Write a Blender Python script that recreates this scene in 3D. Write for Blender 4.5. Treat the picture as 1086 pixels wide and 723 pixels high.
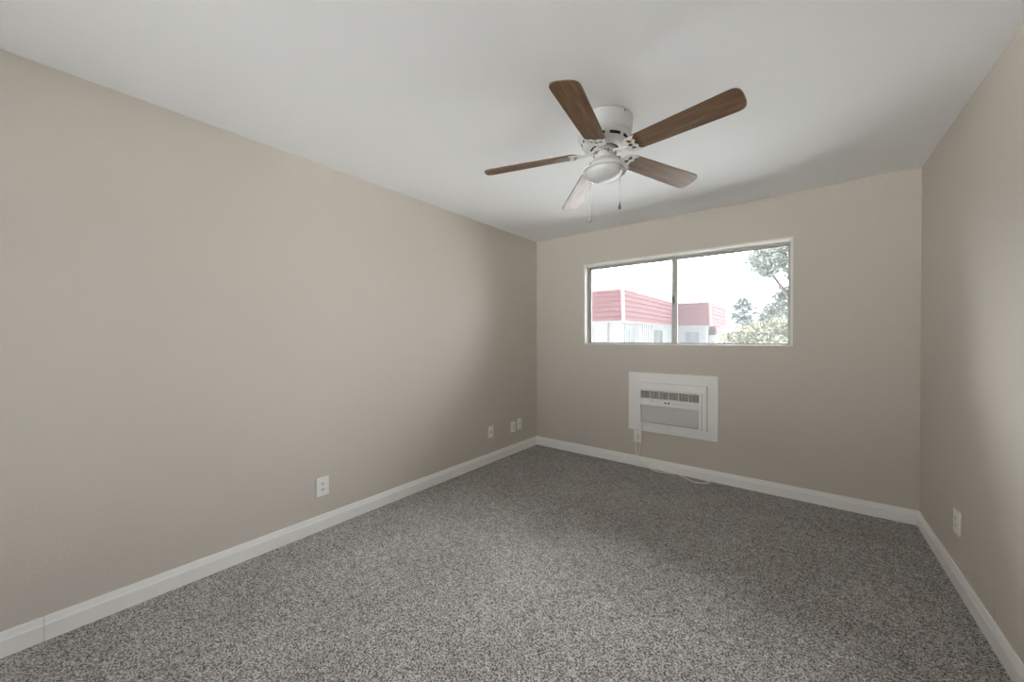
import bpy, bmesh, math, random
from mathutils import Vector, Matrix
PI = math.pi
R = math.radians
random.seed(7)
for o in list(bpy.data.objects):
    bpy.data.objects.remove(o)
SC = bpy.context.scene
C = SC.collection

# ------------------------------------------------------------------ camera
W, D, H = 3.1636, 3.6973, 2.44          # room width (x), window wall (y), ceiling (z)
REAR = -1.2                             # rear wall behind the camera
CAM = Vector((2.5289, 0.0, 1.2791))
YAW, PITCH, ROLL = 0.6664, -0.0066, -0.0005
cam_data = bpy.data.cameras.new('camera')
cam = bpy.data.objects.new('camera', cam_data)
C.objects.link(cam)
fw = Vector((-math.sin(YAW), math.cos(YAW), 0)); rt = Vector((math.cos(YAW), math.sin(YAW), 0)); up = Vector((0, 0, 1))
f2 = fw * math.cos(PITCH) + up * math.sin(PITCH)
u2 = -fw * math.sin(PITCH) + up * math.cos(PITCH)
r3 = rt * math.cos(ROLL) + u2 * math.sin(ROLL)
u3 = -rt * math.sin(ROLL) + u2 * math.cos(ROLL)
mw = Matrix.Identity(4)
for i in range(3):
    mw[i][0] = r3[i]; mw[i][1] = u3[i]; mw[i][2] = -f2[i]; mw[i][3] = CAM[i]
cam.matrix_world = mw
cam_data.sensor_fit = 'HORIZONTAL'; cam_data.sensor_width = 36.0
cam_data.lens = 391.385 / 1086 * 36.0
cam_data.clip_start = 0.02; cam_data.clip_end = 400
SC.camera = cam

# ------------------------------------------------------------------ light
SKY_BASE, SKY_GLOW = 2.1, 22.0           # hazy sky; the veiled sunlight comes from beyond the window
world = bpy.data.worlds.new('sky'); SC.world = world; world.use_nodes = True
nt = world.node_tree; nt.nodes.clear()
tc = nt.nodes.new('ShaderNodeTexCoord')
dot = nt.nodes.new('ShaderNodeVectorMath'); dot.operation = 'DOT_PRODUCT'
dot.inputs[1].default_value = Vector((-0.45, 0.72, 0.50)).normalized()
nt.links.new(tc.outputs['Generated'], dot.inputs[0])
mr = nt.nodes.new('ShaderNodeMapRange'); mr.interpolation_type = 'SMOOTHSTEP'
mr.inputs['From Min'].default_value = -0.2; mr.inputs['From Max'].default_value = 1.0
mr.inputs['To Min'].default_value = SKY_BASE; mr.inputs['To Max'].default_value = SKY_BASE + SKY_GLOW
nt.links.new(dot.outputs['Value'], mr.inputs['Value'])
bg = nt.nodes.new('ShaderNodeBackground'); bg.inputs['Color'].default_value = (0.965, 0.985, 1.02, 1)
nt.links.new(mr.outputs['Result'], bg.inputs['Strength'])
wo = nt.nodes.new('ShaderNodeOutputWorld'); nt.links.new(bg.outputs[0], wo.inputs[0])

added_sun_l = bpy.data.lights.new('added_sun', 'SUN'); added_sun_l.energy = 6.0; added_sun_l.angle = R(4); added_sun_l.color = (1.0, 0.97, 0.92)
added_sun = bpy.data.objects.new('added_sun', added_sun_l); C.objects.link(added_sun)   # added overhead to brighten the pavement outside, no beam comes in
added_sun.rotation_euler = Vector((-0.06, -0.03, 1.0)).to_track_quat('Z', 'Y').to_euler()

def portal(name, loc, sx, sz, to_plus_y):
    l = bpy.data.lights.new(name, 'AREA'); l.shape = 'RECTANGLE'; l.size = sx; l.size_y = sz
    l.cycles.is_portal = True
    o = bpy.data.objects.new(name, l); C.objects.link(o); o.location = loc
    o.rotation_euler = (R(90) if to_plus_y else R(-90), 0, 0)
# window opening in the far wall, glazed opening added in the rear wall to light the room
WX0, WX1, WZ0, WZ1 = 0.645, 2.457, 1.222, 2.077
PX0, PX1, PZ0, PZ1 = 0.20, 2.40, 0.06, 2.12
portal('window_portal', ((WX0 + WX1) / 2, D + 0.125, (WZ0 + WZ1) / 2), WX1 - WX0, WZ1 - WZ0, False)
portal('rear_portal', ((PX0 + PX1) / 2, REAR - 0.16, (PZ0 + PZ1) / 2), PX1 - PX0, PZ1 - PZ0, True)

SC.view_settings.view_transform = 'Standard'
SC.view_settings.look = 'None'
SC.view_settings.exposure = 0.12
SC.view_settings.gamma = 1.0
SC.view_settings.use_curve_mapping = False
SC.cycles.max_bounces = 16; SC.cycles.diffuse_bounces = 10; SC.cycles.transparent_max_bounces = 24
SC.cycles.caustics_reflective = False; SC.cycles.caustics_refractive = False

# ------------------------------------------------------------------ materials
def mat(name, col, rough=0.5, spec=0.5, metal=0.0):
    m = bpy.data.materials.new(name); m.use_nodes = True
    b = m.node_tree.nodes['Principled BSDF']
    b.inputs['Base Color'].default_value = (*col, 1); b.inputs['Roughness'].default_value = rough
    b.inputs['Specular IOR Level'].default_value = spec; b.inputs['Metallic'].default_value = metal
    return m
def N(m, t): return m.node_tree.nodes.new(t)
def Lk(m, a, b): m.node_tree.links.new(a, b)
def bsdf(m): return m.node_tree.nodes['Principled BSDF']
def noise(m, scale, detail=2, rough=0.5, vec=None):
    n = N(m, 'ShaderNodeTexNoise'); n.inputs['Scale'].default_value = scale
    n.inputs['Detail'].default_value = detail; n.inputs['Roughness'].default_value = rough
    if vec is None:
        t = N(m, 'ShaderNodeTexCoord'); vec = t.outputs['Object']
    Lk(m, vec, n.inputs['Vector']); return n
def ramp(m, fac, stops):
    r = N(m, 'ShaderNodeValToRGB'); e = r.color_ramp.elements
    while len(e) < len(stops): e.new(0.5)
    for k, (p, c) in enumerate(stops):
        e[k].position = p; e[k].color = (*c, 1)
    Lk(m, fac, r.inputs['Fac']); return r
def bump(m, h, strength, dist):
    b = N(m, 'ShaderNodeBump'); b.inputs['Strength'].default_value = strength; b.inputs['Distance'].default_value = dist
    Lk(m, h, b.inputs['Height']); Lk(m, b.outputs[0], bsdf(m).inputs['Normal'])

WALLC = (0.615, 0.566, 0.508)
M = {}
M['wall'] = mat('wall_paint', WALLC, 0.75, 0.25)
n = noise(M['wall'], 95, 3, 0.6); bump(M['wall'], n.outputs[0], 0.22, 0.004)
M['ceiling'] = mat('ceiling_paint', (0.87, 0.885, 0.895), 0.85, 0.15)
n = noise(M['ceiling'], 70, 3, 0.6); bump(M['ceiling'], n.outputs[0], 0.15, 0.004)
M['trim'] = mat('trim_paint', (0.89, 0.88, 0.855), 0.35, 0.4)
M['white'] = mat('white_enamel', (0.71, 0.715, 0.705), 0.35, 0.45)
M['plastic'] = mat('white_plastic', (0.88, 0.87, 0.84), 0.4, 0.4)
M['panelwhite'] = mat('painted_panel', (0.885, 0.88, 0.855), 0.45, 0.35)
M['acwhite'] = mat('unit_plastic', (0.88, 0.88, 0.865), 0.4, 0.4)
M['acgrey'] = mat('grey_front_plastic', (0.60, 0.605, 0.595), 0.35, 0.4)
M['vane'] = mat('louver_plastic', (0.62, 0.60, 0.57), 0.45, 0.4)
M['strip'] = mat('control_strip_plastic', (0.80, 0.81, 0.81), 0.3, 0.5)
M['dark'] = mat('dark_recess', (0.03, 0.028, 0.025), 0.6, 0.3)
M['black'] = mat('black_plastic', (0.012, 0.012, 0.012), 0.4, 0.4)
M['slot'] = mat('slot_and_shade', (0.10, 0.09, 0.08), 0.6, 0.3)
M['vent_back'] = mat('vent_back_plastic', (0.20, 0.19, 0.18), 0.6, 0.3)
M['steel'] = mat('screw_steel', (0.55, 0.54, 0.50), 0.35, 0.5, 0.8)
M['brass'] = mat('aged_metal', (0.45, 0.36, 0.24), 0.4, 0.5, 0.7)
M['cord'] = mat('cord_rubber', (0.90, 0.87, 0.81), 0.5, 0.4)
M['alu'] = mat('window_aluminium', (0.44, 0.43, 0.41), 0.4, 0.5, 0.2)
M['flange'] = mat('window_flange', (0.84, 0.82, 0.77), 0.45, 0.4)
M['latch'] = mat('latch_metal', (0.16, 0.13, 0.14), 0.45, 0.4)
M['dome'] = mat('opal_glass', (0.69, 0.695, 0.69), 0.28, 0.5)
M['chain'] = mat('chain_metal', (0.62, 0.61, 0.58), 0.35, 0.5, 0.5)
M['fob'] = mat('fob_metal', (0.30, 0.30, 0.29), 0.3, 0.5, 0.6)

# carpet: cut pile with salt-and-pepper yarn tips and soft vacuum marks
m = M['carpet'] = mat('carpet_pile', (0.3, 0.29, 0.27), 0.95, 0.05)
vo = N(m, 'ShaderNodeTexVoronoi'); vo.inputs['Scale'].default_value = 240
t = N(m, 'ShaderNodeTexCoord'); Lk(m, t.outputs['Object'], vo.inputs['Vector'])
sp = N(m, 'ShaderNodeSeparateColor'); Lk(m, vo.outputs['Color'], sp.inputs[0])
n1 = noise(m, 165, 3, 0.7)
av = N(m, 'ShaderNodeMix'); av.inputs['Factor'].default_value = 0.62
Lk(m, sp.outputs[0], av.inputs['A']); Lk(m, n1.outputs[0], av.inputs['B'])
r1 = ramp(m, av.outputs['Result'], [(0.32, (0.045, 0.042, 0.039)), (0.48, (0.275, 0.262, 0.250)), (0.66, (0.63, 0.608, 0.585))])
n2 = noise(m, 2.6, 3, 0.55)
r2 = ramp(m, n2.outputs[0], [(0.35, (0.90, 0.89, 0.88)), (0.66, (1.06, 1.06, 1.06))])
n4 = noise(m, 22, 2, 0.5)
r4 = ramp(m, n4.outputs[0], [(0.35, (0.90, 0.90, 0.90)), (0.65, (1.08, 1.08, 1.08))])
mx = N(m, 'ShaderNodeMix'); mx.data_type = 'RGBA'; mx.blend_type = 'MULTIPLY'; mx.inputs['Factor'].default_value = 1
Lk(m, r1.outputs[0], mx.inputs['A']); Lk(m, r2.outputs[0], mx.inputs['B'])
mx2 = N(m, 'ShaderNodeMix'); mx2.data_type = 'RGBA'; mx2.blend_type = 'MULTIPLY'; mx2.inputs['Factor'].default_value = 1
Lk(m, mx.outputs['Result'], mx2.inputs['A']); Lk(m, r4.outputs[0], mx2.inputs['B'])
Lk(m, mx2.outputs['Result'], bsdf(m).inputs['Base Color'])
n3 = noise(m, 120, 3, 0.7); bump(m, n3.outputs[0], 0.6, 0.006)
bsdf(m).inputs['Sheen Weight'].default_value = 0.15

# walnut blade laminate, grain running along the blade
m = M['wood'] = mat('walnut_laminate', (0.12, 0.06, 0.03), 0.37, 0.45)
t = N(m, 'ShaderNodeTexCoord'); mp = N(m, 'ShaderNodeMapping'); mp.inputs['Scale'].default_value = (3.0, 42, 42)
Lk(m, t.outputs['Object'], mp.inputs['Vector'])
n = noise(m, 1.6, 5, 0.62, mp.outputs[0])
r = ramp(m, n.outputs[0], [(0.30, (0.056, 0.026, 0.011)), (0.52, (0.140, 0.074, 0.032)), (0.72, (0.225, 0.128, 0.062))])
Lk(m, r.outputs[0], bsdf(m).inputs['Base Color'])

# clear pane: mostly see-through, a little mirror
m = M['glass'] = bpy.data.materials.new('window_glass'); m.use_nodes = True
m.node_tree.nodes.remove(bsdf(m))
tr = N(m, 'ShaderNodeBsdfTransparent'); tr.inputs['Color'].default_value = (0.96, 0.97, 0.965, 1)
gl = N(m, 'ShaderNodeBsdfGlossy'); gl.inputs['Roughness'].default_value = 0.02
fr = N(m, 'ShaderNodeFresnel'); fr.inputs['IOR'].default_value = 1.45
ms = N(m, 'ShaderNodeMixShader'); Lk(m, fr.outputs[0], ms.inputs[0]); Lk(m, tr.outputs[0], ms.inputs[1]); Lk(m, gl.outputs[0], ms.inputs[2])
du = N(m, 'ShaderNodeBsdfTranslucent'); du.inputs['Color'].default_value = (0.9, 0.9, 0.92, 1)
dn = noise(m, 2.2, 3, 0.6); dr = N(m, 'ShaderNodeMapRange'); dr.inputs['To Min'].default_value = 0.004; dr.inputs['To Max'].default_value = 0.018
Lk(m, dn.outputs[0], dr.inputs['Value'])               # thin milky veil mixed in for the washed-out glare of the view
md = N(m, 'ShaderNodeMixShader'); Lk(m, dr.outputs[0], md.inputs[0]); Lk(m, ms.outputs[0], md.inputs[1]); Lk(m, du.outputs[0], md.inputs[2])
Lk(m, md.outputs[0], m.node_tree.nodes['Material Output'].inputs['Surface'])

# outdoors
m = M['shake'] = mat('red_shakes', (0.5, 0.25, 0.24), 0.85, 0.15)
t = N(m, 'ShaderNodeTexCoord'); sx = N(m, 'ShaderNodeSeparateXYZ'); Lk(m, t.outputs['Object'], sx.inputs[0])
ad = N(m, 'ShaderNodeMath'); Lk(m, sx.outputs['X'], ad.inputs[0]); Lk(m, sx.outputs['Y'], ad.inputs[1])
cb = N(m, 'ShaderNodeCombineXYZ'); Lk(m, ad.outputs[0], cb.inputs['X']); Lk(m, sx.outputs['Z'], cb.inputs['Y'])
br = N(m, 'ShaderNodeTexBrick'); Lk(m, cb.outputs[0], br.inputs['Vector'])
br.inputs['Scale'].default_value = 1; br.inputs['Brick Width'].default_value = 0.45; br.inputs['Row Height'].default_value = 0.298
br.inputs['Mortar Size'].default_value = 0.008; br.inputs['Color1'].default_value = (0.104, 0.050, 0.053, 1)
br.inputs['Color2'].default_value = (0.088, 0.043, 0.048, 1); br.inputs['Mortar'].default_value = (0.050, 0.025, 0.029, 1)
Lk(m, br.outputs['Color'], bsdf(m).inputs['Base Color'])
M['stucco'] = mat('pale_stucco', (0.165, 0.173, 0.177), 0.9, 0.1)
M['ridge'] = mat('pink_corner_trim', (0.22, 0.15, 0.15), 0.8, 0.1)
M['extglass'] = mat('dark_window_glass', (0.08, 0.09, 0.095), 0.15, 0.5)
M['pipe'] = mat('grey_pipe', (0.13, 0.13, 0.135), 0.6, 0.3)
M['ground'] = mat('pale_concrete', (0.80, 0.79, 0.77), 0.9, 0.1)
M['unseen_deck'] = mat('added_deck', (0.40, 0.38, 0.36), 0.85, 0.2)
M['bark'] = mat('bark', (0.06, 0.052, 0.045), 0.9, 0.1)
def leafmat(name, a, b, c):
    m = mat(name, a, 0.6, 0.3)
    n = noise(m, 4.5, 3, 0.7)
    r = ramp(m, n.outputs[0], [(0.36, a), (0.52, b), (0.68, c)])
    Lk(m, r.outputs[0], bsdf(m).inputs['Base Color'])
    return m
M['leaf_grey'] = leafmat('grey_green_leaves', (0.07, 0.088, 0.086), (0.11, 0.132, 0.115), (0.19, 0.21, 0.14))
M['leaf_pine'] = leafmat('blue_green_needles', (0.085, 0.115, 0.115), (0.115, 0.145, 0.14), (0.14, 0.17, 0.155))
M['leaf_lime'] = leafmat('yellow_green_leaves', (0.075, 0.085, 0.055), (0.135, 0.145, 0.09), (0.22, 0.22, 0.15))

# ------------------------------------------------------------------ helpers
def obj(name, bm, m, parent=None, smooth=False):
    me = bpy.data.meshes.new(name)
    bmesh.ops.recalc_face_normals(bm, faces=bm.faces[:])
    bm.to_mesh(me); bm.free()
    for x in (m if isinstance(m, (list, tuple)) else [m]): me.materials.append(M[x])
    if smooth:
        for p in me.polygons: p.use_smooth = True
    o = bpy.data.objects.new(name, me); C.objects.link(o)
    if parent: o.parent = parent
    return o
def soft(o, w=0.002, seg=2):
    b = o.modifiers.new('bevel', 'BEVEL'); b.width = w; b.segments = seg; b.limit_method = 'ANGLE'; b.angle_limit = R(40)
    return o
def thing(name, label, cat, loc=(0, 0, 0), group=None):
    o = bpy.data.objects.new(name, None); C.objects.link(o); o.location = loc; o.empty_display_size = 0.05
    o['label'] = label; o['category'] = cat
    if group: o['group'] = group
    return o
def struct(o):
    o['kind'] = 'structure'; return o
def box(bm, x0, x1, y0, y1, z0, z1, mi=0):
    vs = [bm.verts.new((x, y, z)) for z in (z0, z1) for y in (y0, y1) for x in (x0, x1)]
    for q in ((0, 2, 3, 1), (4, 5, 7, 6), (0, 1, 5, 4), (2, 6, 7, 3), (0, 4, 6, 2), (1, 3, 7, 5)):
        f = bm.faces.new([vs[i] for i in q]); f.material_index = mi
def boxes(*bs):
    bm = bmesh.new()
    for b in bs: box(bm, *b)
    return bm
def lathe(bm, prof, seg=64, centre=(0, 0)):
    """prof: (radius, z) from top to bottom; ends closed when the radius is 0"""
    rings = []
    for r, z in prof:
        if r < 1e-6: rings.append([bm.verts.new((centre[0], centre[1], z))])
        else: rings.append([bm.verts.new((centre[0] + r * math.cos(2 * PI * k / seg), centre[1] + r * math.sin(2 * PI * k / seg), z)) for k in range(seg)])
    for a, b in zip(rings, rings[1:]):
        for k in range(seg):
            j = (k + 1) % seg
            if len(a) == 1 and len(b) == 1: continue
            if len(a) == 1: bm.faces.new((a[0], b[k], b[j]))
            elif len(b) == 1: bm.faces.new((a[k], a[j], b[0]))
            else: bm.faces.new((a[k], a[j], b[j], b[k]))
    return bm
def prism(bm, outline, holes, z0, z1):
    """flat plate with holes: outline and holes are lists of (x, y)"""
    edges = []
    for loop in [outline] + holes:
        vs = [bm.verts.new((x, y, z0)) for x, y in loop]
        edges += [bm.edges.new((vs[i], vs[(i + 1) % len(vs)])) for i in range(len(vs))]
    g = bmesh.ops.triangle_fill(bm, edges=edges, use_beauty=True, use_dissolve=False)
    faces = [f for f in g['geom'] if isinstance(f, bmesh.types.BMFace)]
    e = bmesh.ops.extrude_face_region(bm, geom=faces)
    bmesh.ops.translate(bm, vec=(0, 0, z1 - z0), verts=[v for v in e['geom'] if isinstance(v, bmesh.types.BMVert)])
    return bm
def catmull(pts, sub=8):
    P = [Vector(p) for p in pts]; out = []
    for i in range(len(P) - 1):
        p0 = P[max(i - 1, 0)]; p1 = P[i]; p2 = P[i + 1]; p3 = P[min(i + 2, len(P) - 1)]
        for k in range(sub):
            t = k / sub
            out.append(0.5 * ((2 * p1) + (p2 - p0) * t + (2 * p0 - 5 * p1 + 4 * p2 - p3) * t * t + (3 * p1 - p0 - 3 * p2 + p3) * t ** 3))
    out.append(P[-1]); return out
def tube(bm, pts, rad, seg=8):
    pts = [Vector(p) for p in pts]; rings = []
    nrm = None
    for i, p in enumerate(pts):
        t = (pts[min(i + 1, len(pts) - 1)] - pts[max(i - 1, 0)]).normalized()
        if nrm is None:
            nrm = t.orthogonal().normalized()
        nrm = (nrm - t * nrm.dot(t)).normalized(); b = t.cross(nrm)
        rr = rad[i] if isinstance(rad, (list, tuple)) else rad
        rings.append([bm.verts.new(p + (nrm * math.cos(2 * PI * k / seg) + b * math.sin(2 * PI * k / seg)) * rr) for k in range(seg)])
    for a, b in zip(rings, rings[1:]):
        for k in range(seg):
            j = (k + 1) % seg; bm.faces.new((a[k], a[j], b[j], b[k]))
    bm.faces.new(rings[0][::-1]); bm.faces.new(rings[-1])
    return bm
def rounded(x0, x1, y0, y1, r, seg=6):
    out = []
    for cx, cy, a in ((x1 - r, y1 - r, 0), (x0 + r, y1 - r, 90), (x0 + r, y0 + r, 180), (x1 - r, y0 + r, 270)):
        for k in range(seg + 1):
            t = R(a + 90 * k / seg); out.append((cx + r * math.cos(t), cy + r * math.sin(t)))
    return out

# ------------------------------------------------------------------ room shell
T = 0.15
struct(obj('floor', boxes((-T, W + T, REAR - T, D + T, -0.12, 0)), 'carpet'))
struct(obj('ceiling', boxes((-T, W + T, REAR - T, D + T, H, H + 0.2)), 'ceiling'))
struct(obj('wall_left', boxes((-T, 0, REAR - T, D + T, 0, H)), 'wall'))
struct(obj('wall_right', boxes((W, W + T, REAR - T, D + T, 0, H)), 'wall'))
def holed(y0, y1, hx0, hx1, hz0, hz1):
    return boxes((0, hx0, y0, y1, 0, H), (hx1, W, y0, y1, 0, H), (hx0, hx1, y0, y1, 0, hz0), (hx0, hx1, y0, y1, hz1, H))
struct(obj('wall_back', holed(D, D + .115, WX0, WX1, WZ0, WZ1), 'wall'))
struct(obj('wall_rear', holed(REAR - T, REAR, PX0, PX1, PZ0, PZ1), 'wall'))

# baseboards: flat face with a sloped, thinner top
PROF = [(0, 0), (0.014, 0), (0.014, 0.068), (0.0115, 0.074), (0.006, 0.100), (0, 0.100)]
def baseboard(name, segs):
    bm = bmesh.new()
    for place, a, b in segs:
        e0 = [bm.verts.new(place(d, a, z)) for d, z in PROF]; e1 = [bm.verts.new(place(d, b, z)) for d, z in PROF]
        k = len(PROF)
        for i in range(k): bm.faces.new((e0[i], e0[(i + 1) % k], e1[(i + 1) % k], e1[i]))
        bm.faces.new(e0); bm.faces.new(e1[::-1])
    return struct(obj(name, bm, 'trim'))
PL = lambda d, s, z: (d, s, z)
PR = lambda d, s, z: (W - d, s, z)
PB = lambda d, s, z: (s, D - d, z)
PRR = lambda d, s, z: (s, REAR + d, z)
baseboard('baseboard_left', [(PL, REAR, -0.0038), (PL, -0.0022, D)])      # the butt joint shows as a hairline
baseboard('baseboard_right', [(PR, REAR, D)])
baseboard('baseboard_back', [(PB, 0, W)])
baseboard('baseboard_rear', [(PRR, 0, PX0 - 0.05), (PRR, PX1 + 0.05, W)])
# hairline crack ridge in the paint low on the wall beside the camera
struct(obj('trim_1', tube(bmesh.new(), [(W, 2.4500, 0.100), (W, 2.4503, 0.15), (W, 2.4498, 0.20), (W, 2.4500, 0.238)], 0.0012, 6), 'wall'))

# ------------------------------------------------------------------ window_1: aluminium slider
def window(name, x0, x1, z0, z1, yw, s, split, latch_z=None):
    """frame in an opening of the wall face yw; s=+1 when outside lies towards +y"""
    Y = lambda d: yw + s * d
    def B(bm, xa, xb, da, db, za, zb):
        ya, yb = sorted((Y(da), Y(db))); box(bm, xa, xb, ya, yb, za, zb)
    bm = bmesh.new()                                  # flange on the wall face and liner of the reveal
    fl = 0.013
    for xa, xb, za, zb in ((x0 - fl, x0 + .004, z0, z1 + fl), (x1 - .004, x1 + fl, z0, z1 + fl), (x0 + .004, x1 - .004, z1 - .004, z1 + fl), (x0 - fl, x1 + fl, z0 - .006, z0 + .003)):
        B(bm, xa, xb, -.004, .012, za, zb)
    for xa, xb, za, zb in ((x0, x0 + .004, z0, z1), (x1 - .004, x1, z0, z1), (x0 + .004, x1 - .004, z1 - .004, z1), (x0 + .004, x1 - .004, z0, z0 + .003)):
        B(bm, xa, xb, .012, .088, za, zb)
    root = struct(obj(name, bm, 'flange'))
    bm = bmesh.new()
    a0, a1, b0, b1 = x0 + .004, x1 - .004, z0 + .003, z1 - .004
    for xa, xb, za, zb in ((a0, a0 + .014, b0, b1), (a1 - .012, a1, b0, b1), (a0 + .014, a1 - .012, b1 - .02, b1), (a0 + .014, a1 - .012, b0, b0 + .006)):
        B(bm, xa, xb, .088, .115, za, zb)
    soft(obj('window_frame', bm, 'alu', root), .0015)
    def sash(xa, xb, d, w, name='window_sash'):
        bm = bmesh.new(); c0, c1 = b0 + .006, b1 - .02
        for p, q, e, f in ((xa, xa + w[0], c0, c1), (xb - w[1], xb, c0, c1), (xa + w[0], xb - w[1], c1 - .015, c1), (xa + w[0], xb - w[1], c0, c0 + .008)):
            B(bm, p, q, d, d + .012, e, f)
        sh = soft(obj(name, bm, 'alu', root), .0015)
        bm = bmesh.new(); B(bm, xa + w[0], xb - w[1], d + .005, d + .007, c0 + .008, c1 - .015)
        obj('window_pane', bm, 'glass', sh)
        return sh
    s1 = sash(a0 + .014, split + .025, .0895, (.018, .052))
    sash(split - .016, a1 - .012, .103, (.030, .006))
    if latch_z:
        bm = bmesh.new(); xl = split - .014
        B(bm, xl - .006, xl + .012, .084, .0925, latch_z - .032, latch_z + .032)
        B(bm, xl - .012, xl + .002, .074, .0850, latch_z - .012, latch_z + .022)
        soft(obj('window_latch', bm, 'latch', root), .002)
    return root
window('window_1', WX0, WX1, WZ0, WZ1, D, 1, 1.557, 1.655)
window('added_rear_window', PX0, PX1, PZ0, PZ1, REAR, -1, (PX0 + PX1) / 2)  # unseen glazing, added to let daylight in from behind the camera

# ------------------------------------------------------------------ through-wall air conditioner
ac = thing('air_conditioner', 'white air conditioner set in a painted panel low on the wall under the window', 'air conditioner', (1.545, D, 0.36))
def A(x0, x1, d0, d1, z0, z1):      # room coordinates, d = distance out from the wall, made local to the unit
    return (x0 - 1.545, x1 - 1.545, -d1, -d0, z0 - .36, z1 - .36)
X0, X1, Z0, Z1 = 1.144, 1.948, 0.363, 0.942
soft(obj('mounting_panel', boxes(A(X0, X1, 0, .018, Z0, Z1)), 'panelwhite', ac), .002)
soft(obj('raised_surround', boxes(A(1.226, 1.864, .018, .060, .782, .849), A(1.226, 1.272, .018, .060, .452, .782), A(1.830, 1.864, .018, .060, .452, .782)), 'panelwhite', ac), .003)
cas = obj('casing', boxes(A(1.274, 1.828, .018, .030, .452, .780)), 'acwhite', ac)
soft(obj('bezel', boxes(A(1.274, 1.828, .030, .068, .771, .780), A(1.274, 1.282, .030, .068, .452, .771), A(1.803, 1.828, .030, .068, .452, .771),
                        A(1.282, 1.803, .030, .066, .633, .640), A(1.282, 1.803, .030, .066, .692, .698), A(1.282, 1.803, .030, .062, .452, .462)), 'acwhite', ac), .002)
lg = obj('louver_grille', boxes(A(1.282, 1.803, .030, .034, .698, .771)), 'vent_back', ac)
for k in range(5):                                   # horizontal blades tilted forward
    zc = .7055 + k * .0145; bm = bmesh.new(); box(bm, 1.283 - 1.545, 1.802 - 1.545, -.009, .009, -.0014, .0014)
    bmesh.ops.rotate(bm, cent=(0, 0, 0), matrix=Matrix.Rotation(R(-32), 3, 'X'), verts=bm.verts[:])
    bmesh.ops.translate(bm, vec=(0, -.054, zc - .36), verts=bm.verts[:])
    obj('louver_blade', bm, 'vane', lg)
for k in range(6):                                   # upright deflectors, in fanned pairs
    xc = 1.283 + .519 * (k + 1) / 6 - (.004 if k == 5 else 0)
    if k < 5: obj('louver_divider', boxes(A(xc - .004, xc + .004, .034, .066, .698, .771)), 'acwhite', lg)
    for q in (-1, 1):
        xd = 1.283 + .519 * (k + .5) / 6 + q * .017
        bm = bmesh.new(); box(bm, -.0015, .0015, -.012, .012, -.034, .034)
        bmesh.ops.rotate(bm, cent=(0, 0, 0), matrix=Matrix.Rotation(R(q * 28), 3, 'Z'), verts=bm.verts[:])
        bmesh.ops.translate(bm, vec=(xd - 1.545, -.044, .7345 - .36), verts=bm.verts[:])
        obj('deflector', bm, 'vane', lg)
cs = obj('control_strip', boxes(A(1.282, 1.803, .030, .064, .640, .692)), 'strip', ac)
for xb in (1.5155, 1.545):
    bm = lathe(bmesh.new(), [(0, 0), (.0080, 0), (.0080, .003), (.006, .004), (0, .004)], 20)
    bmesh.ops.rotate(bm, cent=(0, 0, 0), matrix=Matrix.Rotation(R(90), 3, 'X'), verts=bm.verts[:])
    bmesh.ops.translate(bm, vec=(xb - 1.545, -.0635, .668 - .36), verts=bm.verts[:])
    b = obj('button', bm, 'black', cs)
bm = bmesh.new(); prism(bm, [(.017 * math.cos(2 * PI * k / 24), .0055 * math.sin(2 * PI * k / 24)) for k in range(24)], [], 0, .002)
bmesh.ops.rotate(bm, cent=(0, 0, 0), matrix=Matrix.Rotation(R(90), 3, 'X'), verts=bm.verts[:])
bmesh.ops.translate(bm, vec=(1.395 - 1.545, -.0635, .672 - .36), verts=bm.verts[:])
obj('badge', bm, 'vane', cs)
for k in range(6):
    obj('key', boxes(A(1.585 + k * .026, 1.598 + k * .026, .0635, .0650, .663, .671)), 'acgrey', cs)
soft(obj('front_panel', boxes(A(1.284, 1.801, .030, .050, .466, .631)), 'acgrey', ac), .003)
obj('shadow_gap', boxes(A(1.282, 1.803, .030, .0455, .462, .466), A(1.282, 1.284, .030, .046, .466, .633)), 'slot', ac)
# power cord: out of the casing's lower corner, along the skirting in a long loop, up to the plug
dn = [(1.288, .052, .455), (1.290, .050, .425), (1.275, .030, .365), (1.268, .022, .30), (1.268, .020, .24), (1.258, .022, .165), (1.248, .026, .112),
      (1.268, .030, .082), (1.300, .032, .052), (1.345, .034, .020), (1.385, .048, .007), (1.430, .066, .006), (1.490, .060, .006), (1.550, .050, .006), (1.610, .030, .006), (1.655, .045, .006),
      (1.705, .082, .006), (1.772, .134, .006), (1.825, .128, .006), (1.872, .095, .006), (1.888, .064, .006), (1.874, .040, .006), (1.835, .026, .006), (1.740, .022, .006),
      (1.640, .020, .008), (1.540, .021, .010), (1.440, .021, .014), (1.340, .021, .024), (1.280, .024, .043), (1.246, .028, .060), (1.230, .030, .085), (1.226, .032, .130), (1.226, .034, .20), (1.226, .034, .262)]
loc = lambda x, d, z: (x - 1.545, -d, z - .36)
pc = obj('power_cord', tube(bmesh.new(), catmull([loc(*q) for q in dn], 6), .0042, 8), 'cord', ac, True)
soft(obj('plug', boxes(A(1.212, 1.240, .0085, .040, .262, .312), A(1.219, 1.233, .026, .041, .245, .262)), 'cord', pc), .004)

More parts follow.
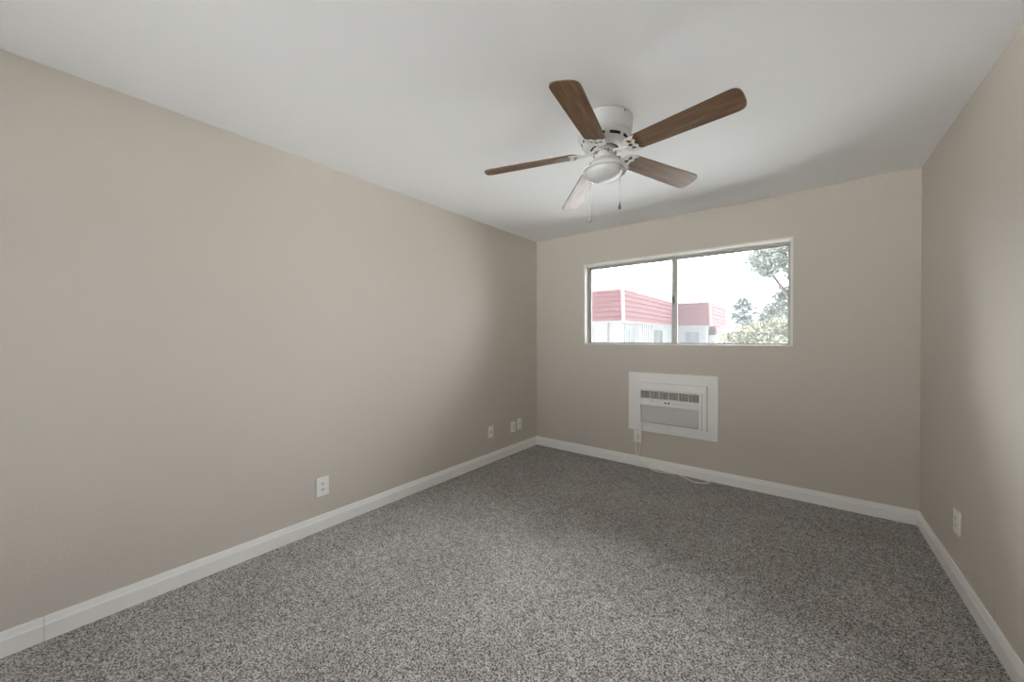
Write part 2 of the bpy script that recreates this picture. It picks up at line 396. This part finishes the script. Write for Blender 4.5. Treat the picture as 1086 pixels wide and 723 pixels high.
# ------------------------------------------------------------------ wall plates
def place_plate(name, label, kind, pos, wall, w, h, group=None, th=.006):
    """kind: duplex or jack; local x along the wall, local -y out of the wall"""
    root = thing(name, label, 'outlet' if kind == 'duplex' else 'wall jack', pos, group)
    root.rotation_euler = (0, 0, {'back': 0, 'left': R(90), 'right': R(-90)}[wall])
    def P(x0, x1, d0, d1, z0, z1): return (x0, x1, -d1, -d0, z0, z1)
    soft(obj('cover_plate', boxes(P(-w / 2, w / 2, 0, th, -h / 2, h / 2)), 'plastic', root), .002)
    if kind == 'duplex':
        for q in (1, -1):
            zc = q * .0195
            bm = prism(bmesh.new(), [(x, z + zc) for x, z in rounded(-.017, .017, -.0135, .0135, .010)], [], 0, .0025)
            bmesh.ops.rotate(bm, cent=(0, 0, 0), matrix=Matrix.Rotation(R(90), 3, 'X'), verts=bm.verts[:])
            bmesh.ops.translate(bm, vec=(0, -th, 0), verts=bm.verts[:])
            rc = obj('receptacle', bm, 'plastic', root)
            d = th + .0024
            obj('socket_slots', boxes(P(-.0075, -.0045, d, d + .0006, zc - .002, zc + .008), P(.0045, .0075, d, d + .0006, zc - .002, zc + .007), P(-.003, .003, d, d + .0006, zc - .0095, zc - .004)), 'slot', rc)
        zs = (0,)
    else:
        bm = lathe(bmesh.new(), [(0, 0), (.0062, 0), (.0062, .003), (.0042, .0035), (.0042, .010), (0, .010)], 20)
        bmesh.ops.rotate(bm, cent=(0, 0, 0), matrix=Matrix.Rotation(R(90), 3, 'X'), verts=bm.verts[:])
        bmesh.ops.translate(bm, vec=(0, -th, 0), verts=bm.verts[:])
        obj('jack_socket', bm, 'slot', root)
        zs = (h * .36, -h * .36)
    for z in zs:
        bm = lathe(bmesh.new(), [(0, 0), (.0032, 0), (.0028, .0012), (0, .0014)], 12)
        bmesh.ops.rotate(bm, cent=(0, 0, 0), matrix=Matrix.Rotation(R(90), 3, 'X'), verts=bm.verts[:])
        bmesh.ops.translate(bm, vec=(0, -th, z), verts=bm.verts[:])
        obj('screw', bm, 'steel', root)
    return root
place_plate('wall_outlet', 'white double outlet alone on the long beige wall, nearest the camera', 'duplex', (0, 1.156, .289), 'left', .080, .126)
place_plate('wall_jack', 'white jack plate with one small socket, standing apart from the pair near the corner', 'jack', (0, 2.856, .315), 'left', .076, .120)
place_plate('wall_outlet', 'white double outlet in the pair near the corner, farther from the window wall', 'duplex', (0, 3.230, .298), 'left', .076, .120)
place_plate('wall_jack', 'white plate with a dark round jack, closest to the corner of the room', 'jack', (0, 3.346, .311), 'left', .076, .122)
place_plate('wall_outlet', 'white double outlet tucked below the air conditioner with a cord plugged in', 'duplex', (1.2325, D, .2960), 'back', .080, .118)
place_plate('wall_outlet', 'white double outlet on the narrow wall right of the window wall, above the baseboard', 'duplex', (W, 2.904, .334), 'right', .082, .122, None, .009)

# ------------------------------------------------------------------ ceiling fan
fan = thing('ceiling_fan', 'white ceiling fan with five walnut blades, a frosted bowl light and two pull chains', 'ceiling fan', (1.6895, 1.8716, H))
TILT = Vector((0, 0, 1)).rotation_difference(Vector((-.0425, .0254, 1)).normalized()).to_matrix().to_4x4()
def fanpart(o): return o
obj('canopy_contact_shade', lathe(bmesh.new(), [(0, 0), (.1455, 0), (.1455, -.004), (0, -.004)], 96), 'slot', fan)  # dark ring standing for the contact shadow at the ceiling
obj('ceiling_canopy', lathe(bmesh.new(), [(0, -.003), (.1475, -.003), (.1475, -.007), (.1445, -.009), (.1435, -.04), (.139, -.085), (0, -.085)], 96), 'white', fan, True).modifiers.new('es', 'EDGE_SPLIT').split_angle = R(35)
def es(o): o.modifiers.new('edge_split', 'EDGE_SPLIT').split_angle = R(35); return o
hous = fanpart(es(obj('motor_housing', lathe(bmesh.new(), [(0, -.078), (.138, -.078), (.135, -.092), (.129, -.098), (.125, -.100), (.121, -.110), (.117, -.122), (.110, -.134), (.100, -.143), (.086, -.149), (.076, -.151), (.074, -.149), (.074, -.143), (0, -.143)], 96), 'white', fan, True)))
obj('shaded_gap_disc', lathe(bmesh.new(), [(0, -.142), (.0735, -.142), (.0735, -.1465), (0, -.1465)], 48), 'dark', hous)  # dark disc painted in for the shade between housing and flywheel
for k in range(9):                                    # cooling slots round the housing
    bm = bmesh.new(); a0 = 2 * PI * k / 9 - .93; vs = []
    for i in range(9):
        a = a0 + .50 * i / 8
        vs.append([bm.verts.new((r * math.cos(a), r * math.sin(a), z)) for r, z in ((.1225, -.109), (.1180, -.1215), (.110, -.1215), (.114, -.109))])
    for a, b in zip(vs, vs[1:]):
        for j in range(4): bm.faces.new((a[j], a[(j + 1) % 4], b[(j + 1) % 4], b[j]))
    bm.faces.new(vs[0]); bm.faces.new(vs[-1][::-1])
    obj('cooling_slot', bm, 'dark', hous)
for sa in (R(338), R(158)):
    bm = lathe(bmesh.new(), [(0, .003), (.004, .003), (.005, 0), (0, 0)], 12)
    bmesh.ops.rotate(bm, cent=(0, 0, 0), matrix=Matrix.Rotation(R(90), 3, 'Y'), verts=bm.verts[:])
    bmesh.ops.translate(bm, vec=(.1445, 0, -.012), verts=bm.verts[:])
    bmesh.ops.rotate(bm, cent=(0, 0, 0), matrix=Matrix.Rotation(sa, 3, 'Z'), verts=bm.verts[:])
    obj('canopy_screw', bm, 'fob', fan)
bm = lathe(bmesh.new(), [(0, -.145), (.062, -.148), (.064, -.152), (.064, -.166), (.058, -.170), (0, -.170)], 64)
fanpart(es(obj('flywheel', bm, 'white', fan, True)))
fanpart(es(obj('switch_collar', lathe(bmesh.new(), [(0, -.168), (.050, -.168), (.050, -.186), (.048, -.204), (0, -.204)], 48), 'white', fan, True)))
for k in range(5):                                    # bright mounting screws and lugs under the motor
    a = R(279.7 + 36 + 72 * k)
    bm = lathe(bmesh.new(), [(0, -.168), (.008, -.168), (.008, -.178), (.005, -.181), (0, -.181)], 16, (.055 * math.cos(a), .055 * math.sin(a)))
    fanpart(es(obj('mounting_lug', bm, 'brass', fan, True)))
    for q in (-1, 1):
        a2 = a + q * R(17)
        bm = lathe(bmesh.new(), [(0, -.168), (.0045, -.168), (.0045, -.174), (0, -.175)], 10, (.057 * math.cos(a2), .057 * math.sin(a2)))
        obj('iron_screw', bm, 'fob', fan)
# bowl light
fit = fanpart(es(obj('light_fitter', lathe(bmesh.new(), [(0, -.200), (.056, -.202), (.064, -.208), (.078, -.222), (.094, -.234), (.108, -.242), (.1165, -.250), (.118, -.256), (.118, -.266), (.1155, -.268), (.112, -.262), (.098, -.256), (0, -.256)], 96), 'white', fan, True)))
bowl = [(.098, -.254), (.0985, -.262)]
for k in range(1, 15):
    t = R(90 * k / 14); bowl.append((.0985 * math.cos(t), -.262 - .056 * math.sin(t)))
bowl[-1] = (0, -.318)
fanpart(obj('light_bowl', lathe(bmesh.new(), bowl, 96), 'dome', fan, True))
for a in (20, 140, 260):
    bm = lathe(bmesh.new(), [(0, 0), (.003, 0), (.0045, .004), (.0045, .010), (0, .010)], 12)
    bmesh.ops.rotate(bm, cent=(0, 0, 0), matrix=Matrix.Rotation(R(90), 3, 'Y'), verts=bm.verts[:])
    bmesh.ops.translate(bm, vec=(.1175, 0, -.261), verts=bm.verts[:])
    bmesh.ops.rotate(bm, cent=(0, 0, 0), matrix=Matrix.Rotation(R(a), 3, 'Z'), verts=bm.verts[:])
    fanpart(obj('bowl_screw', bm, 'steel', fan, True))
# blades with their decorative irons
def blade_outline():
    pts = []
    r0, r1, wr, wt, cr = .140, .660, .053, .066, .030
    for k in range(41):                               # rounded corners run into a gently bowed tip
        t = R(-90 + 180 * k / 40); c, q = math.cos(t), math.sin(t)
        pts.append((r1 - .052 + .052 * max(c, 0) ** .62, wt * math.copysign(abs(q) ** .62, q)))
    pts += [(.30, .0575), (r0 + .040, wr), (r0 + .012, wr - .018), (r0, wr - .036), (r0, -wr + .036), (r0 + .012, -wr + .018), (r0 + .040, -wr), (.30, -.0575)]
    return pts
def iron_outline():
    pts = []
    for k in range(25):                               # rounded side towards the hub
        t = R(90 + 180 * k / 24); pts.append((.168 + .050 * math.cos(t), .0555 * math.sin(t)))
    pts.append((.194, -.0555))
    for k in range(1, 36):                            # scalloped edge under the blade
        y = -.0555 + .111 * k / 36
        s = abs(math.cos(PI * (y / .111 * 3)))
        pts.append((.186 - .010 * s + .012 * (abs(y) / .0555) ** 2, y))
    pts.append((.194, .0555))
    return pts
def leafhole(cx, cy, ang, l, w):
    out = []
    for k in range(16):
        t = 2 * PI * k / 16; x = l * math.cos(t); y = w * math.sin(t) * (1 - .45 * math.cos(t))
        out.append((cx + x * math.cos(ang) - y * math.sin(ang), cy + x * math.sin(ang) + y * math.cos(ang)))
    return out
PITCHB = -13
def make_blade():
    bl = obj('blade', prism(bmesh.new(), blade_outline(), [], -.003, .003), 'wood', fan)
    soft(bl, .002)
    bm = prism(bmesh.new(), iron_outline(), [leafhole(.157, .029, R(115), .0155, .0105), leafhole(.157, -.029, R(-115), .0155, .0105), leafhole(.150, 0, R(180), .0145, .012)], -.0085, -.0032)
    ir = obj('blade_iron', bm, 'white', bl); soft(ir, .0012)
    arm = [(.052, 0, .0060), (.070, 0, .0050), (.086, 0, .000), (.102, 0, -.0045), (.120, 0, -.0065), (.135, 0, -.006)]
    obj('iron_arm', tube(bmesh.new(), catmull(arm, 6), .0075, 10), 'white', ir, True)
    for y in (-.032, 0, .032):
        obj('blade_screw', lathe(bmesh.new(), [(0, -.0105), (.003, -.0105), (.0045, -.0085), (0, -.0080)], 12, (.176, y)), 'steel', ir, True)
    return bl
first = make_blade()
def copy_tree(o, parent):
    c = o.copy(); C.objects.link(c); c.parent = parent
    for ch in list(o.children): copy_tree(ch, c)
    return c
for k in range(5):
    b = first if k == 0 else copy_tree(first, fan)
    th = R(279.71 + 72 * k); ct, st = math.cos(th), math.sin(th)
    root_p = Vector((.18 * ct, .18 * st, -.174)); tip_p = TILT @ Vector((.653 * ct, .653 * st, -.2056))   # every blade sags a little, each its own amount
    ax = (tip_p - root_p).normalized(); ay = Vector((0, 0, 1)).cross(ax).normalized(); az = ax.cross(ay)
    mb = Matrix((ax, ay, az)).transposed().to_4x4(); mb.translation = root_p - ax * .18
    b.matrix_local = mb @ Matrix.Rotation(R(PITCHB), 4, 'X')
# pull chains: strings of small beads, hanging plumb
def pull_chain(x, y, ztop, zbot):
    x -= 1.6895; y -= 1.8716; ztop -= H; zbot -= H
    bm = bmesh.new(); tube(bm, [(x, y, ztop), (x, y, zbot + .02)], .0011, 6)
    z = ztop
    while z > zbot + .02:
        bmesh.ops.create_icosphere(bm, subdivisions=1, radius=.0024, matrix=Matrix.Translation((x, y, z))); z -= .0052
    ch = obj('pull_chain', bm, 'chain', fan, True)
    obj('pull_fob', lathe(bmesh.new(), [(0, zbot + .026), (.0028, zbot + .024), (.0034, zbot + .012), (.0068, zbot + .004), (.0078, zbot - .004), (.0060, zbot - .011), (0, zbot - .014)], 20, (x, y)), 'fob', ch, True)
    bm = bmesh.new(); tube(bm, [(x, y, ztop - .002), (x, y, ztop + .012)], .004, 10)
    obj('chain_guide', bm, 'steel', ch, True)
a = R(343); pull_chain(1.6895 + .102 * math.cos(a), 1.8716 + .102 * math.sin(a), 2.206, 1.956)
a = R(155); pull_chain(1.6895 + .121 * math.cos(a), 1.8716 + .121 * math.sin(a), 2.190, 1.948)

# ------------------------------------------------------------------ outdoors
GZ = -2.9
struct(obj('ground', boxes((-60, 60, -60, 110, GZ - .2, GZ)), 'ground'))
struct(obj('added_rear_deck', boxes((-1.5, W + 1.5, REAR - T - 3.2, REAR - T, -.2, -.06)), 'unseen_deck'))  # added out of view to dim ground bounce into the rear opening
def at(px, py, d):                                    # a place out there from its bearing and distance
    k = 391.385
    return CAM + rt * ((px - 543) / k * d) + fw * d + up * ((358.9 - py) / k * d)

EZ0, EZ1 = 2.30, 4.09                                 # eaves and top of the shingled mansard
def mansard_face(bm, a, b, nrm, z0=EZ0, z1=EZ1, lean=.012, rows=6):
    """one side of the mansard: courses of shakes, each lapping the next"""
    a = Vector(a); b = Vector(b); nrm = Vector(nrm); h = (z1 - z0) / rows
    for k in range(rows):
        i0 = -lean * k; i1 = -lean * (k + 1)
        q = [(a, z0 + k * h, i0 + .05), (b, z0 + k * h, i0 + .05), (b, z0 + (k + 1) * h, i1), (a, z0 + (k + 1) * h, i1)]
        vo = [bm.verts.new((*(p + nrm * o).to_2d(), z)) for p, z, o in q]
        vi = [bm.verts.new((*(p + nrm * (o - .12)).to_2d(), z)) for p, z, o in q]
        bm.faces.new(vo); bm.faces.new(vi[::-1])
        for i in range(4):
            j = (i + 1) % 4; bm.faces.new((vo[i], vi[i], vi[j], vo[j]))
apt = thing('apartment_building', 'pale two storey building under a pink shingled mansard roof, seen through the glass', 'building', (-12, 30, GZ))
def ap(name, bm, m, parent=None):
    bmesh.ops.translate(bm, vec=(12, -30, -GZ), verts=bm.verts[:])
    return obj(name, bm, m, parent or apt)
AX, AY, BX, BY, BE = -5.47, 20.4, -3.05, 31.9, 39.9
IN = .35
ap('wall', boxes((-26, AX - IN, AY + IN, BE - IN, GZ, EZ0 + .5), (AX - IN, BX - IN, BY + IN, BE - IN, GZ, EZ0 + .5)), 'stucco')
ap('flat_roof', boxes((-26, AX - .2, AY + .2, BE - .2, EZ0 + .5, EZ1 - .15), (AX - .2, BX - .2, BY + .2, BE - .2, EZ0 + .5, EZ1 - .15)), 'stucco')
rf = None
for name, faces in (('mansard_roof', (((-26, AY), (AX, AY), (0, -1)), ((AX, AY), (AX, BY + .3), (1, 0)), ((AX - .3, BY), (BX, BY), (0, -1)), ((BX, BY), (BX, BE), (1, 0)))),):
    bm = bmesh.new()
    for a_, b_, n_ in faces: mansard_face(bm, (*a_, 0), (*b_, 0), (*n_, 0))
    rf = ap(name, bm, 'shake')
for x, y in ((AX, AY), (BX, BY)):                     # lighter corner boards
    bm = bmesh.new(); tube(bm, [(x + .02, y - .02, EZ0 - .02), (x - .07, y + .07, EZ1 + .03)], .11, 4); ap('corner_trim', bm, 'ridge', rf)
ap('soffit', boxes((-26, AX, AY, AY + IN + .02, EZ0 - .06, EZ0), (AX - IN - .02, AX, AY + IN, BY, EZ0 - .06, EZ0), (AX - .3, BX, BY, BY + IN + .02, EZ0 - .06, EZ0), (BX - IN - .02, BX, BY + IN, BE, EZ0 - .06, EZ0)), 'stucco')
ap('roof_cap', boxes((-26, AX - .02, AY + .02, AY + .25, EZ1 - .02, EZ1 + .07), (AX - .25, AX - .02, AY + .25, BY + .1, EZ1 - .02, EZ1 + .07), (AX - .02, BX - .02, BY + .02, BY + .25, EZ1 - .02, EZ1 + .07), (BX - .25, BX - .02, BY + .25, BE, EZ1 - .02, EZ1 + .07)), 'ridge', rf)
xe = AX - IN
def awin(y0, y1, z0, z1, x=xe):
    fm = ap('window_frame', boxes((x, x + .05, y0 - .06, y1 + .06, z1, z1 + .07), (x, x + .05, y0 - .06, y1 + .06, z0 - .07, z0), (x, x + .05, y0 - .06, y0, z0, z1), (x, x + .05, y1, y1 + .06, z0, z1), (x, x + .04, (y0 + y1) / 2 - .035, (y0 + y1) / 2 + .035, z0, z1)), 'stucco')
    ap('window_glass', boxes((x, x + .02, y0, y1, z0, z1)), 'extglass', fm)
awin(21.5, 23.0, .75, 2.02); awin(27.0, 29.0, .2, 1.9)
def bwin(x0, x1, z0, z1, y):
    fm = ap('window_frame', boxes((x0 - .06, x1 + .06, y - .05, y, z1, z1 + .07), (x0 - .06, x1 + .06, y - .05, y, z0 - .07, z0), (x0 - .06, x0, y - .05, y, z0, z1), (x1, x1 + .06, y - .05, y, z0, z1), ((x0 + x1) / 2 - .035, (x0 + x1) / 2 + .035, y - .04, y, z0, z1)), 'stucco')
    ap('window_glass', boxes((x0, x1, y - .02, y, z0, z1)), 'extglass', fm)
bwin(-8.6, -7.5, .75, 1.9, AY + IN); bwin(-11.6, -10.2, .75, 1.9, AY + IN); bwin(-4.9, -3.9, .4, 1.8, BY + IN)
for y in [23.4 + .4 * k for k in range(9)]:
    ap('batten', boxes((xe, xe + .04, y - .03, y + .03, GZ, EZ0 - .06)), 'stucco')
bm = bmesh.new(); tube(bm, [(-6.55, AY + IN - .08, GZ), (-6.55, AY + IN - .08, EZ0 - .06)], .06, 8); ap('downpipe', bm, 'pipe')
bm = bmesh.new(); mansard_face(bm, (BX + .3, 33.0, 0), (BX + .3, 36.5, 0), (1, 0, 0), 1.55, 2.18, .08, 2)
ap('porch_roof', bm, 'shake')
ap('porch_wall', boxes((BX - IN, BX + .15, 33.0, 36.5, GZ, 1.55)), 'stucco')

low = thing('low_building', 'distant low building with a thin pinkish roof edge behind the yellow green tree', 'building', (6, 55, GZ))
def lp(name, bm, m):
    bmesh.ops.translate(bm, vec=(-6, -55, -GZ), verts=bm.verts[:]); return obj(name, bm, m, low)
lp('wall', boxes((-4.0, 14, 62.4, 70, GZ, 2.9)), 'stucco')
bm = bmesh.new(); mansard_face(bm, (-4.4, 62, 0), (14.4, 62, 0), (0, -1, 0), 2.9, 3.6, .05, 2); lp('mansard_roof', bm, 'shake')
lp('flat_roof', boxes((-4, 14, 62.3, 70, 2.9, 3.5)), 'stucco')

def leaves(bm, c, rad, n, size, shell=.55):
    c = Vector(c)
    for _ in range(n):
        v = Vector((random.gauss(0, 1), random.gauss(0, 1), random.gauss(0, 1))).normalized() * (shell + (1 - shell) * random.random())
        p = c + Vector((v.x * rad[0], v.y * rad[1], v.z * rad[2]))
        d = Vector((random.gauss(0, 1), random.gauss(0, 1), random.gauss(0, .7))).normalized()
        s = d.orthogonal().normalized(); s.rotate(Matrix.Rotation(random.random() * 6.28, 3, d)); l = size * random.uniform(.6, 1.3)
        nn = d.cross(s)
        a_, b_, e_, f_ = p - d * l, p + s * l * .42 + nn * l * .1, p + d * l, p - s * l * .42 + nn * l * .1
        bm.faces.new([bm.verts.new(q) for q in (a_, b_, e_, f_)])
def tree(name, label, base, clumps, lm, size, trunk_r, tips=None):
    root = thing(name, label, 'tree', base)
    base = Vector(base); bm = bmesh.new()
    for c, rad, n in clumps: leaves(bm, Vector(c) - base, rad, int(n * 1.7), size, .25)
    top = max((Vector(c) for c, r_, n_ in clumps), key=lambda v: v.z) - base
    tk = bmesh.new(); tube(tk, catmull([(0, 0, 0), (top.x * .15, top.y * .15, top.z * .4), (top.x * .6, top.y * .6, top.z * .75), tuple(top)], 5), [trunk_r * (1 - .8 * i / 15) for i in range(16)], 8)
    obj('trunk', tk, 'bark', root, True)
    fol = obj('foliage', bm, lm, root)
    for c, rad, n in clumps:
        e = Vector(c) - base; s = Vector((top.x * .25, top.y * .25, min(top.z * .5, e.z * .8)))
        bb = bmesh.new(); tube(bb, catmull([s, (s + e) / 2 + Vector((0, 0, .15)), e], 4), [trunk_r * (.45 - .038 * i) for i in range(9)], 6)
        obj('branch', bb, 'bark', root, True)
    return root
B = lambda px, d: (*at(px, 358.9, d).to_2d(), GZ)
tree('leafy_tree', 'tall grey green leafy tree close to the window, its boughs hanging into the upper corner', B(868, 15),
     [(at(808, 276, 15), (.62, .6, .50), 800), (at(826, 270, 15.2), (.8, .7, .55), 1100), (at(815, 288, 14.8), (.40, .4, .28), 350), (at(845, 280, 15), (.8, .8, .7), 900),
      (at(838, 316, 15.4), (.72, .7, .60), 950), (at(822, 330, 15.6), (.50, .5, .42), 550), (at(812, 338, 15.5), (.36, .4, .34), 350), (at(848, 340, 15.5), (.9, .9, .8), 900), (at(845, 250, 15), (1.2, 1.1, .9), 1200), (at(880, 270, 15), (1.5, 1.4, 1.3), 1500)], 'leaf_grey', .095, .20)
tree('bushy_tree', 'low yellow green bushy tree filling the bottom corner of the glass', B(815, 12.5),
     [(at(772, 360, 12.6), (.42, .45, .26), 450), (at(786, 355, 12.5), (.50, .5, .34), 650), (at(804, 355, 12.5), (.55, .55, .42), 800), (at(822, 350, 12.4), (.55, .55, .40), 800), (at(838, 346, 12.3), (.55, .5, .40), 700), (at(815, 372, 12), (1.3, 1.0, .55), 1800), (at(860, 356, 12), (.8, .7, .6), 900)], 'leaf_lime', .06, .12)
def pine(name, label, px, py0, py1, d):
    b = Vector(B(px, d)); root = thing(name, label, 'tree', b); topz = at(px, py0, d).z - GZ; lowz = at(px, py1, d).z - GZ
    tk = bmesh.new(); tube(tk, [(0, 0, 0), (0, 0, topz * .5), (0, 0, topz * .98)], [.22, .16, .04], 8); obj('trunk', tk, 'bark', root, True)
    bm = bmesh.new()
    for k in range(120):
        t = random.random(); z = lowz + (topz - lowz) * t; r_ = 1.45 * math.sqrt(max(.08, 1 - (1.9 * t - .75) ** 2)) * random.uniform(.15, 1); a = random.random() * 6.28
        leaves(bm, (r_ * math.cos(a), r_ * math.sin(a), z), (.36, .36, .15), 110, .13, .2)
    obj('foliage', bm, 'leaf_pine', root)
    for k in range(9):
        a = k * 2.4; z = lowz + (topz - lowz) * k / 10
        bb = bmesh.new(); tube(bb, [(0, 0, z - .2), (1.2 * math.cos(a) * (1 - k / 14), 1.2 * math.sin(a) * (1 - k / 14), z)], [.05, .02], 5); obj('branch', bb, 'bark', root)
pine('pine_tree', 'small distant blue green pine standing between the pink roof and the leafy tree', 787.5, 317, 343, 45)
